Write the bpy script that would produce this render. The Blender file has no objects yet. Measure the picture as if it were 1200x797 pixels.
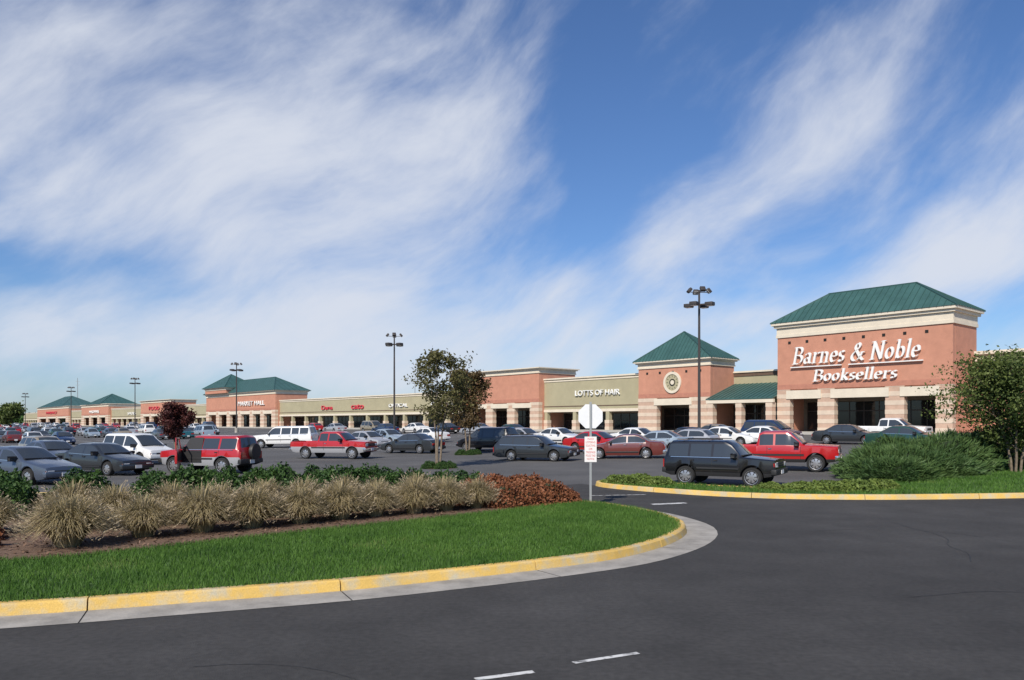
import bpy, bmesh, math, random
import numpy as np
from mathutils import Vector, Matrix, noise
RAD=math.radians
random.seed(7); rng=np.random.default_rng(7)
scene=bpy.context.scene
COL=scene.collection
# ---------------------------------------------------------------- frame
ANG=RAD(-49.4); CA,SA=math.cos(ANG),math.sin(ANG)
CX,CY=38.2,69.0                       # front right corner of the bookstore
NX,NY=-SA,CA                          # direction into the building
C0=CX*NX+CY*NY
HK=[-9000,0,40,46,52,9000]; HV=[1.3,1.3,.2,.06,0,0]
def vof(x,y): return C0-NX*x-NY*y     # distance in front of the facade line
def Hg(x,y): return float(np.interp(vof(x,y),HK,HV))
def b2w(s,v): # s along row (neg = left), v in front of facade
    return (CX+CA*s-NX*v, CY+SA*s-NY*v)
# ---------------------------------------------------------------- materials
def mat(name,col,rough=.7,metal=0,var=0,scale=4,col2=None,coat=0,bump=0,bscale=60,lo=.35,hi=.65,spec=.5,stretch=None,big=0,bigscale=.15):
    m=bpy.data.materials.new(name); m.use_nodes=True
    nt=m.node_tree; N=nt.nodes; L=nt.links; bs=N['Principled BSDF']
    c=(*col,1)
    bs.inputs['Base Color'].default_value=c
    bs.inputs['Roughness'].default_value=rough
    bs.inputs['Metallic'].default_value=metal
    bs.inputs['Specular IOR Level'].default_value=spec
    if coat: bs.inputs['Coat Weight'].default_value=coat; bs.inputs['Coat Roughness'].default_value=.06
    tc=N.new('ShaderNodeTexCoord'); src=tc.outputs['Object']; raw=src
    if stretch:
        mp=N.new('ShaderNodeMapping'); mp.inputs['Scale'].default_value=stretch
        L.new(src,mp.inputs['Vector']); src=mp.outputs[0]
    if var or col2:
        n=N.new('ShaderNodeTexNoise'); n.inputs['Scale'].default_value=scale; n.inputs['Detail'].default_value=7; n.inputs['Roughness'].default_value=.62
        L.new(src,n.inputs['Vector'])
        r=N.new('ShaderNodeValToRGB'); r.color_ramp.elements[0].position=lo; r.color_ramp.elements[1].position=hi
        if col2: a=c; b=(*col2,1)
        else: a=tuple(x*(1-var) for x in col)+(1,); b=tuple(min(1,x*(1+var)) for x in col)+(1,)
        r.color_ramp.elements[0].color=a; r.color_ramp.elements[1].color=b
        L.new(n.outputs['Fac'],r.inputs[0]); res=r.outputs[0]
        if big:
            for sc_,dn in ((bigscale,0),(bigscale*90,1)):
                n3=N.new('ShaderNodeTexNoise'); n3.inputs['Scale'].default_value=sc_; n3.inputs['Detail'].default_value=4; L.new(raw,n3.inputs['Vector'])
                mr=N.new('ShaderNodeMapRange'); mr.inputs[1].default_value=.3; mr.inputs[2].default_value=.7; mr.inputs[3].default_value=1-big*(1 if not dn else .9); mr.inputs[4].default_value=1+big*(1 if not dn else .9); L.new(n3.outputs['Fac'],mr.inputs[0])
                vmn=N.new('ShaderNodeVectorMath'); vmn.operation='SCALE'; L.new(res,vmn.inputs[0]); L.new(mr.outputs[0],vmn.inputs['Scale']); res=vmn.outputs[0]
        L.new(res,bs.inputs['Base Color'])
    if bump:
        n2=N.new('ShaderNodeTexNoise'); n2.inputs['Scale'].default_value=bscale; n2.inputs['Detail'].default_value=4
        L.new(src,n2.inputs['Vector'])
        b=N.new('ShaderNodeBump'); b.inputs['Strength'].default_value=bump; b.inputs['Distance'].default_value=.02
        L.new(n2.outputs['Fac'],b.inputs['Height']); L.new(b.outputs[0],bs.inputs['Normal'])
    return m
def leafmat(name,c1,c2,c3=None,trans=.25,cl=1.2):
    m=bpy.data.materials.new(name); m.use_nodes=True
    nt=m.node_tree; N=nt.nodes; L=nt.links; bs=N['Principled BSDF']; out=N['Material Output']
    g=N.new('ShaderNodeNewGeometry'); r=N.new('ShaderNodeValToRGB')
    r.color_ramp.elements[0].color=(*c1,1); r.color_ramp.elements[1].color=(*c2,1)
    if c3:
        e=r.color_ramp.elements.new(.9); e.color=(*c2,1); r.color_ramp.elements[-1].color=(*c3,1)
    tc=N.new('ShaderNodeTexCoord'); n=N.new('ShaderNodeTexNoise'); n.inputs['Scale'].default_value=cl; n.inputs['Detail'].default_value=2
    L.new(tc.outputs['Object'],n.inputs['Vector'])
    a=N.new('ShaderNodeMath'); a.operation='MULTIPLY_ADD'; a.inputs[1].default_value=.6; 
    s=N.new('ShaderNodeMath'); s.operation='MULTIPLY_ADD'; s.inputs[1].default_value=1.5; s.inputs[2].default_value=-.55
    L.new(n.outputs['Fac'],s.inputs[0]); L.new(g.outputs['Random Per Island'],a.inputs[0]); L.new(s.outputs[0],a.inputs[2])
    L.new(a.outputs[0],r.inputs[0]); L.new(r.outputs[0],bs.inputs['Base Color'])
    bs.inputs['Roughness'].default_value=.6; bs.inputs['Specular IOR Level'].default_value=.3
    if trans:
        t=N.new('ShaderNodeBsdfTranslucent'); L.new(r.outputs[0],t.inputs[0])
        mx=N.new('ShaderNodeMixShader'); mx.inputs[0].default_value=trans
        L.new(bs.outputs[0],mx.inputs[1]); L.new(t.outputs[0],mx.inputs[2]); L.new(mx.outputs[0],out.inputs['Surface'])
    return m
M={}
M['salmon']=mat('salmon_masonry',(.50,.235,.155),.85,var=.07,scale=1.2,bump=.25,bscale=9,big=.05)
M['stripe']=mat('buff_masonry',(.50,.345,.255),.85,var=.08,scale=2)
M['stripe2']=mat('light_buff_masonry',(.60,.49,.38),.85,var=.06,scale=2)
M['rose']=mat('rose_masonry',(.43,.19,.13),.85,var=.1,scale=2)
M['cream']=mat('cream_stucco',(.66,.59,.47),.8,var=.06,scale=1)
M['tan']=mat('tan_stucco',(.37,.335,.215),.85,var=.06,scale=.6)
M['brown']=mat('brown_trim',(.12,.075,.05),.7,var=.1)
M['green']=mat('green_metal_roof',(.05,.12,.108),.45,metal=.15,var=.14,scale=.8)
M['greend']=mat('green_metal_seam',(.035,.09,.08),.45,metal=.15)
M['glass']=mat('shop_glass',(.015,.018,.02),.06,spec=.6)
M['frame']=mat('bronze_frame',(.05,.04,.035),.5)
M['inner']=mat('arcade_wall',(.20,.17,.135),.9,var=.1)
M['roofing']=mat('flat_roofing',(.25,.25,.24),.9,var=.1)
M['conc']=mat('concrete',(.33,.31,.275),.9,var=.2,scale=2.2,bump=.3,big=.1,bigscale=.5)
M['walk']=mat('sidewalk_concrete',(.42,.40,.36),.9,var=.1,scale=1.5)
M['dark']=mat('dark_void',(.012,.012,.012),.9)
M['letter']=mat('sign_letters',(.8,.8,.77),.5)
M['redl']=mat('sign_red',(.6,.04,.07),.5)
M['asph']=mat('parking_asphalt',(.072,.071,.070),.9,col2=(.110,.107,.103),scale=.35,bump=.4,bscale=120,lo=.3,hi=.7,big=.15)
M['road']=mat('road_asphalt',(.043,.042,.041),.9,col2=(.066,.064,.062),scale=.8,bump=.6,bscale=150,lo=.3,hi=.7,spec=.3,big=.2)
M['seal']=mat('crack_sealant',(.024,.024,.024),.7)
M['paint']=mat('road_paint',(.62,.62,.60),.8,col2=(.10,.10,.10),scale=7,lo=.46,hi=.62)
M['yellow']=mat('yellow_kerb_paint',(.64,.42,.11),.8,col2=(.45,.40,.28),scale=3.2,lo=.44,hi=.66,bump=.3,big=.14,bigscale=.8)
M['ground']=mat('far_grass',(.07,.10,.035),.95,var=.25,scale=.05)
M['lawn']=mat('lawn_soil',(.05,.10,.022),.95,var=.3,scale=3)
M['mulch']=mat('mulch',(.10,.06,.038),.95,col2=(.19,.12,.08),scale=22,bump=.8,bscale=30)
M['blade']=leafmat('grass_blades',(.045,.115,.016),(.115,.225,.038),(.19,.24,.07),.3,.7)
M['fgrass']=leafmat('fountain_grass',(.22,.18,.08),(.50,.41,.24),None,.3,3)
M['plume']=leafmat('grass_plumes',(.40,.32,.21),(.58,.48,.33),None,.3,2)
M['hedge']=leafmat('hedge_leaves',(.018,.05,.012),(.07,.135,.03),None,.15,1.5)
M['core']=mat('shrub_light_blocker',(.014,.025,.009),.95)  # for the dark solid added inside shrubs to block light
M['redleaf']=leafmat('red_leaves',(.13,.045,.022),(.32,.13,.06),None,.2,2)
M['olive']=leafmat('olive_leaves',(.045,.075,.018),(.15,.19,.05),None,.25,.8)
M['youngleaf']=leafmat('young_tree_leaves',(.06,.06,.02),(.16,.15,.055),(.24,.10,.05),.3,.8)
M['redyoung']=leafmat('autumn_leaves',(.07,.045,.02),(.17,.12,.05),(.28,.10,.05),.3,.8)
M['maroon']=leafmat('maroon_leaves',(.03,.01,.01),(.10,.025,.02),None,.15,.8)
M['juniper']=leafmat('juniper_sprays',(.035,.08,.024),(.11,.18,.055),None,.15,.7)
M['lime']=leafmat('groundcover_leaves',(.08,.13,.025),(.20,.26,.06),None,.25,1.5)
M['bark']=mat('bark',(.18,.14,.10),.9,var=.25,scale=12)
M['pole']=mat('lamp_bronze',(.045,.038,.035),.5)
M['lens']=mat('lamp_lens',(.5,.5,.48),.25)
M['galv']=mat('galvanised_steel',(.35,.36,.36),.45,metal=.4)
M['signback']=mat('sign_back',(.72,.73,.74),.5,var=.04)
M['signwhite']=mat('sign_white',(.75,.72,.70),.5)
M['signred']=mat('sign_text_red',(.55,.06,.05),.5)
M['tyre']=mat('tyre_rubber',(.018,.018,.018),.85)
M['rim']=mat('alloy_rim',(.45,.45,.46),.3,metal=.7)
M['cglass']=mat('car_glass',(.04,.048,.055),.04,spec=1.0)
M['ctrim']=mat('car_trim',(.02,.02,.021),.55)
M['chrome']=mat('chrome',(.6,.6,.6),.15,metal=.9)
M['head']=mat('headlamp',(.65,.66,.66),.12,coat=.5)
M['tail']=mat('tail_lamp',(.35,.015,.012),.2,coat=.5)
M['plate']=mat('licence_plate',(.7,.7,.68),.5)
M['chip']=leafmat('bark_chips',(.06,.035,.022),(.24,.15,.10),None,0,1)
PC={'red':(.40,.012,.014),'maroonp':(.13,.028,.022),'black':(.010,.010,.012),'charcoal':(.035,.04,.045),'grey':(.09,.10,.11),
 'silver':(.42,.43,.45),'white':(.74,.74,.72),'navy':(.015,.03,.08),'bluegrey':(.08,.10,.14),'green':(.012,.05,.035),'tan':(.32,.27,.19),'teal':(.02,.10,.12),'lblue':(.33,.40,.46)}
for k,c in PC.items():
    M['p_'+k]=mat('car_paint_'+k,c,.32,metal=.25 if k in('silver','grey','bluegrey','charcoal','tan','lblue') else 0,coat=.8)
# ---------------------------------------------------------------- mesh helpers
class Part:
    def __init__(s): s.v=[]; s.f=[]; s.m=[]
    def add(s,vs,fs,mi=0):
        o=len(s.v); s.v+= [tuple(v) for v in vs]; s.f+=[tuple(i+o for i in f) for f in fs]; s.m+=[mi]*len(fs)
    def box(s,x0,x1,y0,y1,z0,z1,mi=0):
        if x0>x1:x0,x1=x1,x0
        if y0>y1:y0,y1=y1,y0
        s.add([(x0,y0,z0),(x1,y0,z0),(x1,y1,z0),(x0,y1,z0),(x0,y0,z1),(x1,y0,z1),(x1,y1,z1),(x0,y1,z1)],
          [(0,3,2,1),(4,5,6,7),(0,1,5,4),(1,2,6,5),(2,3,7,6),(3,0,4,7)],mi)
    def cbox(s,x0,x1,y0,y1,z0,z1,c=.02,mi=0,mtx=None):
        bm=bmesh.new(); bmesh.ops.create_cube(bm,size=1)
        for v in bm.verts: v.co=Vector(((x0+x1)/2+v.co.x*(x1-x0),(y0+y1)/2+v.co.y*(y1-y0),(z0+z1)/2+v.co.z*(z1-z0)))
        bmesh.ops.bevel(bm,geom=bm.edges[:],offset=c,segments=2,affect='EDGES',profile=.6)
        if mtx is not None: bm.transform(mtx)
        bm.verts.index_update()
        s.add([v.co[:] for v in bm.verts],[[v.index for v in f.verts] for f in bm.faces],mi); bm.free()
    def tube(s,pts,rad,n=8,mi=0,cap=True):
        vs=[]; fs=[]
        pts=[Vector(p) for p in pts]
        for i,p in enumerate(pts):
            t=(pts[min(i+1,len(pts)-1)]-pts[max(i-1,0)]).normalized()
            a=t.cross(Vector((0,0,1)) if abs(t.z)<.9 else Vector((1,0,0))).normalized(); b=t.cross(a)
            for k in range(n):
                an=2*math.pi*k/n; vs.append((p+(a*math.cos(an)+b*math.sin(an))*rad[i])[:])
        for i in range(len(pts)-1):
            for k in range(n):
                k2=(k+1)%n; fs.append((i*n+k,i*n+k2,(i+1)*n+k2,(i+1)*n+k))
        if cap: fs.append(tuple(range(n))); fs.append(tuple((len(pts)-1)*n+k for k in range(n)))
        s.add(vs,fs,mi)
    def mesh(s,name,mats,smooth=None):
        me=bpy.data.meshes.new(name); me.from_pydata(s.v,[],s.f)
        for m in mats: me.materials.append(M[m])
        me.polygons.foreach_set('material_index',s.m)
        bm=bmesh.new(); bm.from_mesh(me); bmesh.ops.recalc_face_normals(bm,faces=bm.faces); bm.to_mesh(me); bm.free()
        if smooth:
            me.polygons.foreach_set('use_smooth',[True]*len(me.polygons)); me.set_sharp_from_angle(angle=RAD(smooth))
        me.update(); return me
def obj(name,me,parent=None,loc=(0,0,0),rot=(0,0,0),sc=(1,1,1)):
    o=bpy.data.objects.new(name,me); COL.objects.link(o); o.location=loc; o.rotation_euler=rot; o.scale=sc
    if parent: o.parent=parent
    return o
def np_mesh(name,v,f,mats,mi=None):
    me=bpy.data.meshes.new(name); me.from_pydata(np.asarray(v).tolist(),[],np.asarray(f).tolist() if not isinstance(f,list) else f)
    for m in mats: me.materials.append(M[m])
    if mi is not None: me.polygons.foreach_set('material_index',np.asarray(mi,dtype=np.int32))
    me.update(); return me
def drape(name,pts,off,m,tri=True):
    bm=bmesh.new(); vs=[bm.verts.new((x,y,0)) for x,y in pts]; bm.faces.new(vs)
    for v in (0,40,46,52):
        x,y=b2w(0,v)
        g=bm.verts[:]+bm.edges[:]+bm.faces[:]
        bmesh.ops.bisect_plane(bm,geom=g,plane_co=(x,y,0),plane_no=(NX,NY,0))
    bmesh.ops.triangulate(bm,faces=bm.faces[:])
    for v in bm.verts: v.co.z=Hg(v.co.x,v.co.y)+off
    bmesh.ops.recalc_face_normals(bm,faces=bm.faces)
    me=bpy.data.meshes.new(name); bm.to_mesh(me); bm.free(); me.materials.append(M[m])
    if len(me.polygons) and me.polygons[0].normal.z<0: me.flip_normals()
    return obj(name,me)
def catmull(pts,step=.4,closed=True):
    n=len(pts); out=[]
    P=[np.array(p,float) for p in pts]
    for i in range(n if closed else n-1):
        p0=P[(i-1)%n] if closed or i>0 else P[0]; p1=P[i]; p2=P[(i+1)%n]; p3=P[(i+2)%n] if closed or i+2<n else P[-1]
        k=max(2,int(np.linalg.norm(p2-p1)/step))
        for j in range(k):
            t=j/k
            out.append(.5*((2*p1)+(-p0+p2)*t+(2*p0-5*p1+4*p2-p3)*t*t+(-p0+3*p1-3*p2+p3)*t**3))
    if not closed: out.append(P[-1])
    return np.array(out)
def ccw(P):
    a=np.sum(P[:,0]*np.roll(P[:,1],-1)-np.roll(P[:,0],-1)*P[:,1])
    return P if a>0 else P[::-1].copy()
def offs(P,d): # outward offset of ccw polygon
    T=np.roll(P,-1,0)-np.roll(P,1,0); T/=np.linalg.norm(T,axis=1)[:,None]
    return P+np.stack([T[:,1],-T[:,0]],1)*d
def inpoly(P,x,y):
    ins=np.zeros(len(x),bool); n=len(P); j=n-1
    for i in range(n):
        xi,yi=P[i]; xj,yj=P[j]
        c=((yi>y)!=(yj>y))&(x<(xj-xi)*(y-yi)/((yj-yi)+1e-12)+xi); ins^=c; j=i
    return ins
def Hv(x,y): return np.interp(C0-NX*x-NY*y,HK,HV)
# ---------------------------------------------------------------- ground
def rect(s0,s1,v0,v1): return [b2w(s0,v0),b2w(s1,v0),b2w(s1,v1),b2w(s0,v1)]
drape('ground',rect(-4000,4000,-4000,4000),-.01,'ground')
drape('parking_lot',rect(-520,120,-2,170),0,'asph')
road=[(-60,-6),(60,-6),(60,30.5),(40,28),(25,25.5),(15,24.5),(10,24.2),(6.5,25.2),(3.6,28.6),(2.6,30.2),(-.5,27.5),(-2,23),(3,14),(-60,8)]
drape('road',road,.004,'road')
isl1=ccw(catmull([(-40,3.2),(-25,5.4),(-14,7.5),(-9,8.65),(-6.08,9.46),(-4.06,10.2),(-2.34,10.9),(-1.0,11.62),(.37,12.45),(1.73,13.46),(2.75,14.75),(3.4,16.0),(3.72,17.1),(3.78,18.2),(3.48,19.7),(2.95,20.9),(2.2,22.0),(0,23.3),(-4,24.4),(-10,25),(-20,24.5),(-40,23)]))
isl2=ccw(catmull([(3.1,29.2),(4.0,27.4),(6.7,24.9),(10.2,23.8),(15.5,23.9),(25,25.0),(45,28.3),(48,40),(40,44),(28,42),(20,38),(15.6,32),(13.2,28.0),(10.6,26.2),(8,26.9),(5.5,28.9),(3.7,30.3)]))
def kerb(name,P,pan=True):
    prof=[(-.17,.0),(-.17,.15),(-.03,.152),(0,.13),(.035,.0)]
    offp=[offs(P,o) for o,_ in prof]; panA=offs(P,.036); panB=offs(P,.66)
    k=Part(); g=Part(); n=len(P); acc=0; seg=3.0
    def pt(A,i,z): x,y=A[i%n]; return (x,y,Hg(x,y)+z)
    for i in range(n):
        d=np.linalg.norm(P[(i+1)%n]-P[i]); acc+=d
        cut=acc>seg
        if cut: acc=0
        def endp(A,z):
            a=np.array(pt(A,i,z)); b=np.array(pt(A,i+1,z))
            return tuple(a+(b-a)*(max(.5,1-.018/d) if cut else 1))
        for j in range(4):
            a=pt(offp[j],i,prof[j][1]); b=pt(offp[j+1],i,prof[j+1][1])
            k.add([a,b,endp(offp[j+1],prof[j+1][1]),endp(offp[j],prof[j][1])],[(0,1,2,3)])
        if cut:
            k.add([endp(offp[j],prof[j][1]) for j in range(5)],[(0,1,2,3,4)])
            k.add([ (pt(offp[j],i+1,prof[j][1])) for j in range(5)],[(0,1,2,3,4)])
        if pan: g.add([pt(panA,i,.012),pt(panB,i,.009),endp(panB,.009),endp(panA,.012)],[(0,1,2,3)])
    e=bpy.data.objects.new(name,None); COL.objects.link(e)
    obj('kerb_stone',k.mesh('kerb_stone',['yellow'],40),e)
    if pan: obj('gutter_pan',g.mesh('gutter_pan',['conc']),e)
kerb('kerb',isl1); kerb('kerb',isl2,False)
in1=offs(isl1,-.15); in2=offs(isl2,-.15)
drape('lawn',[tuple(p) for p in in1[::2]],.135,'lawn'); drape('lawn',[tuple(p) for p in in2[::2]],.135,'lawn')
bed1=np.array([(-30,8.8),(-12,11.6),(-8.1,12.5),(-7.0,13.0),(-4.9,15.1),(-3.2,16.7),(-1.9,17.9),(.44,20.3),(1.3,21.5),(.8,22.4),(-4,23.9),(-10,24.5),(-20,24),(-30,23.2)])
bed1=ccw(catmull(bed1,.5))
drape('mulch_bed',[tuple(p) for p in bed1],.15,'mulch')
def blades(name,poly,excl,n,bbox,h,w,m):
    x=rng.uniform(bbox[0],bbox[1],n); y=rng.uniform(bbox[2],bbox[3],n)
    k=inpoly(poly,x,y)
    for e in excl: k&=~inpoly(e,x,y)
    x,y=x[k],y[k]; n=len(x); z=Hv(x,y)+.13
    a=rng.uniform(0,6.283,n); hh=h*rng.uniform(.6,1.25,n); ww=w*rng.uniform(.6,1.3,n)
    v=np.zeros((n,3,3)); dx=np.cos(a)*ww/2; dy=np.sin(a)*ww/2
    v[:,0]=np.stack([x-dx,y-dy,z],1); v[:,1]=np.stack([x+dx,y+dy,z],1)
    v[:,2]=np.stack([x+rng.normal(0,.35,n)*hh,y+rng.normal(0,.35,n)*hh,z+hh],1)
    return obj(name,np_mesh(name,v.reshape(-1,3),np.arange(n*3).reshape(-1,3),[m]))
edge1=offs(isl1,-.10); edge2=offs(isl2,-.12)
blades('lawn_grass',edge1,[offs(bed1,-.12)],300000,(-10,4,8,23.5),.08,.015,'blade')
blades('lawn_grass',edge2,[],110000,(3,30,23,40),.10,.035,'blade')
n=9000; x=rng.uniform(-12,1.5,n); y=rng.uniform(11,23,n); k=inpoly(bed1,x,y); x=x[k]; y=y[k]; n=len(x)
a=rng.uniform(0,6.28,n); l=rng.uniform(.015,.05,n); w=l*.45
ux,uy=np.cos(a),np.sin(a); z=Hv(x,y)+.158; tz=rng.normal(0,.012,n)
v=np.zeros((n,4,3))
for i,(p,q) in enumerate([(-1,-1),(1,-1),(1,1),(-1,1)]):
    v[:,i]=np.stack([x+p*l*ux-q*w*uy,y+p*l*uy+q*w*ux,z+p*tz+.006],1)
obj('mulch_chips',np_mesh('mulch_chips',v.reshape(-1,3),np.arange(n*4).reshape(-1,4),['chip']))
# markings
mk=Part()
def line(p0,p1,w,off=.009):
    p0=np.array(p0,float);p1=np.array(p1,float); d=(p1-p0)/np.linalg.norm(p1-p0); nn=np.array([-d[1],d[0]])*w/2
    k=max(1,int(np.linalg.norm(p1-p0)/1.0))
    for i in range(k):
        a=p0+(p1-p0)*i/k; b=p0+(p1-p0)*(i+1)/k
        q=[a-nn,b-nn,b+nn,a+nn]; mk.add([(x,y,Hg(x,y)+off) for x,y in q],[(0,1,2,3)])
line((-.33,7.13),(.2,7.35),.08); line((.587,7.62),(1.26,7.95),.07)
line((3.95,22.5),(5.0,22.9),.28); line((2.5,25.2),(4.3,25.6),.10)
for s in [-30,-48,-66,-84,-102,-120,-138,-156,-174]:
    for v in np.arange(14,74,2.75):
        if s>-50 and v>44: continue
        line(b2w(s-5,v),b2w(s+5,v),.10,.006)
    line(b2w(s,14),b2w(s,44 if s>-50 else 74),.10,.006)
for v in np.arange(14,34,2.75): line(b2w(-17,v),b2w(-7,v),.1,.006)
line(b2w(-22,44.5),b2w(-40,44.5),.12,.006)
obj('road_markings',mk.mesh('road_markings',['paint']))
ck=Part()
def crack(p,ang,n,w=.012):
    p=np.array(p,float)
    for i in range(n):
        ang+=random.uniform(-.28,.28); q=p+np.array([math.cos(ang),math.sin(ang)])*.35
        nn=np.array([-math.sin(ang),math.cos(ang)])*w*random.uniform(.4,1.1)
        ck.add([(a_,b_,Hg(a_,b_)+.0075) for a_,b_ in (p-nn,q-nn,q+nn,p+nn)],[(0,1,2,3)]); p=q
crack((5.2,10.5),.35,22); crack((7.6,13.2),1.2,16,.010); crack((-3,7.5),.3,20,.008); crack((6.5,17),-.1,26,.010)
obj('crack_seal',ck.mesh('crack_seal',['seal']))
# ---------------------------------------------------------------- buildings
def bldg(name):
    e=bpy.data.objects.new(name,None); COL.objects.link(e); e.location=(CX,CY,0); e.rotation_euler=(0,0,ANG); return e
def arc(cx,cy,rx,ry,a0,a1,n=12): return [(cx+rx*math.cos(RAD(a0+(a1-a0)*i/n)),cy+ry*math.sin(RAD(a0+(a1-a0)*i/n))) for i in range(n+1)]
def sf(x,y,l=.15): return [(x-l,y),(x+l,y)]
GL={
'B':(.74,[[(.14,0),(.14,1)],[(.02,1),(.36,1)]+arc(.36,.76,.22,.24,90,-90)+[(.14,.52)],[(.14,.52),(.38,.52)]+arc(.38,.26,.27,.26,90,-90)+[(.02,0)]]),
'N':(.88,[[(.14,0),(.14,1)],[(.12,1),(.7,0)],[(.7,0),(.7,1)],[(.0,1),(.2,1)],sf(.14,0,.13),sf(.7,1,.13)]),
'a':(.58,[arc(.24,.17,.17,.18,0,360,16),arc(.26,.45,.16,.17,165,0,8)+[(.42,.05),(.54,.0)]]),
'r':(.46,[[(.14,.62),(.14,0)],sf(.14,0,.12),[(.02,.62),(.14,.62)],[(.14,.4),(.24,.57),(.36,.62),(.44,.56)]]),
'n':(.68,[[(.14,.62),(.14,0)],sf(.14,0,.12),[(.02,.62),(.14,.62)],arc(.32,.42,.18,.2,180,0,10)+[(.5,0)],sf(.5,0,.12)]),
'e':(.52,[[(.06,.33),(.43,.33)],arc(.25,.31,.19,.31,5,315,18)]),
's':(.44,[arc(.21,.46,.13,.155,30,270,12),arc(.21,.155,.15,.155,90,-155,12)]),
'o':(.56,[arc(.26,.31,.2,.31,0,360,20)]),
'b':(.6,[[(.14,0),(.14,1)],[(.02,1),(.14,1)],arc(.32,.31,.19,.31,0,360,20)]),
'l':(.3,[[(.14,0),(.14,1)],[(.02,1),(.14,1)],sf(.14,0,.12)]),
'k':(.58,[[(.14,0),(.14,1)],[(.02,1),(.14,1)],sf(.14,0,.11),[(.14,.26),(.46,.6)],[(.24,.36),(.5,0)],sf(.5,0,.08),sf(.44,.62,.1)]),
'&':(.9,[[tuple(q) for q in catmull([(.86,.0),(.66,.16),(.3,.62),(.24,.82),(.38,1.0),(.52,.86),(.44,.68),(.16,.42),(.08,.22),(.2,.02),(.42,.0),(.62,.18),(.72,.44)],.05,False)],sf(.74,.46,.12)]),
' ':(.3,[])}
class B:
    def __init__(s,name): s.e=bldg(name); s.p={}
    def __getitem__(s,k):
        if k not in s.p: s.p[k]=Part()
        return s.p[k]
    def done(s):
        names={'salmon':'masonry_walls','stripe':'pier_bands','stripe2':'pier_light_bands','cream':'cornices_and_lintels','tan':'stucco_walls','green':'metal_roof','greend':'roof_seams','glass':'shop_windows','frame':'window_frames','inner':'arcade_walls','roofing':'flat_roof','walk':'walkway','dark':'vents','brown':'trim','rose':'rose_band','letter':'sign_strip'}
        for k,p in s.p.items(): obj(names[k],p.mesh(names[k],[k]),s.e)
    def text(s,body,cx,z,w,h,t=-.2,m='letter',shear=0,off=0,depth=.08):
        c=bpy.data.curves.new('sign_letters','FONT'); c.body=body; c.align_x='CENTER'; c.shear=shear; c.offset=off; c.extrude=depth; c.size=1
        c.materials.append(M[m]); o=bpy.data.objects.new('sign_letters',c); COL.objects.link(o); bpy.context.view_layer.update()
        dx,dy=o.dimensions.x,o.dimensions.y
        o.parent=s.e; o.rotation_euler=(RAD(90),0,0); o.location=(cx,t,z); o.scale=(w/dx,h/dy,1)
    def serif(s,body,s0,s1,z0,h,t,shear=.2,nib=(.07,.03),gap=.05):
        W=sum(GL[c][0]+gap for c in body); k=(s1-s0-shear*h)/W; P=Part(); x=0; i=0
        for c in body:
            for st in GL[c][1]:
                i+=1; tf=t-.001*(i%7)
                for (ax,ay),(bx,by) in zip(st[:-1],st[1:]):
                    q=[(ax-nib[0],ay-nib[1]),(ax+nib[0],ay+nib[1]),(bx+nib[0],by+nib[1]),(bx-nib[0],by-nib[1])]
                    pts=[(s0+(x+u)*k+shear*w_*h,z0+w_*h) for u,w_ in q]
                    P.add([(a,tf,b) for a,b in pts]+[(a,t+.16,b) for a,b in pts],[(0,1,2,3),(7,6,5,4),(0,1,5,4),(1,2,6,5),(2,3,7,6),(3,0,4,7)])
            x+=GL[c][0]+gap
        obj('sign_letters',P.mesh('sign_letters',['letter']),s.e)
FL=1.45
def hip(b,s0,s1,t0,t1,ze,zr,a,sp=.6):
    d=(t1-t0)/2; tm=(t0+t1)/2
    A,Bq,Cq,D=(s0,t0,ze),(s1,t0,ze),(s1,t1,ze),(s0,t1,ze); E,F=(s0+a,tm,zr),(s1-a,tm,zr)
    b['green'].add([A,Bq,Cq,D,E,F],[(0,1,5,4),(1,2,5),(2,3,4,5),(3,0,4),(0,3,2,1)])
    W=s1-s0; h=zr-ze
    def seam(p,q,w,hh=.05):
        p=Vector(p);q=Vector(q); dd=(q-p).normalized(); sd=dd.cross(Vector((0,0,1))).normalized()*w/2; up=Vector((0,0,hh))
        vs=[p-sd-up,p+sd-up,p+sd+up,p-sd+up,q-sd-up,q+sd-up,q+sd+up,q-sd+up]
        b['greend'].add([v[:] for v in vs],[(0,1,2,3),(4,5,6,7),(0,1,5,4),(1,2,6,5),(2,3,7,6),(3,0,4,7)])
    x=sp
    while x<W-.1:
        f=min(1,x/a,(W-x)/a)
        seam((s0+x,t0,ze),(s0+x,t0+d*f,ze+h*f),.05)
        x+=sp
    y=sp; T=t1-t0
    while y<T-.1:
        f=min(1,y/d,(T-y)/d)
        seam((s1,t0+y,ze),(s1-a*f,t0+y,ze+h*f),.05); y+=sp
    for p,q in((A,E),(Bq,F),(Cq,F),(D,E),(E,F)): seam(p,q,.16,.07)
def cornice(b,s0,s1,t0,t1,z0,z1,big=True,vents=True):
    h=z1-z0; c=b['cream']
    for (pr,a,bb) in ((.12,0,.2),(.07,.2,.66),(.28,.66,.83),(.48,.83,1.0)):
        c.box(s0-pr,s1+pr,t0-pr,t1+pr,z0+h*a,z0+h*bb)
    if vents:
        x=s0+1.2
        while x<s1-.8:
            b['dark'].box(x,x+.28,t0-.04,t0-.005,z0-.68,z0-.42); x+=1.9
def pier(b,x0,x1,t0,t1,z0,z1,hs=.42):
    z=z0; i=0
    while z<z1-.01:
        ze=min(z+hs,z1)
        if i%2: b['stripe'].box(x0,x1,t0,t1,z,ze)
        else: b['stripe2'].box(x0-.02,x1+.02,t0-.02,t1+.02,z,ze)
        z=ze; i+=1
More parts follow.
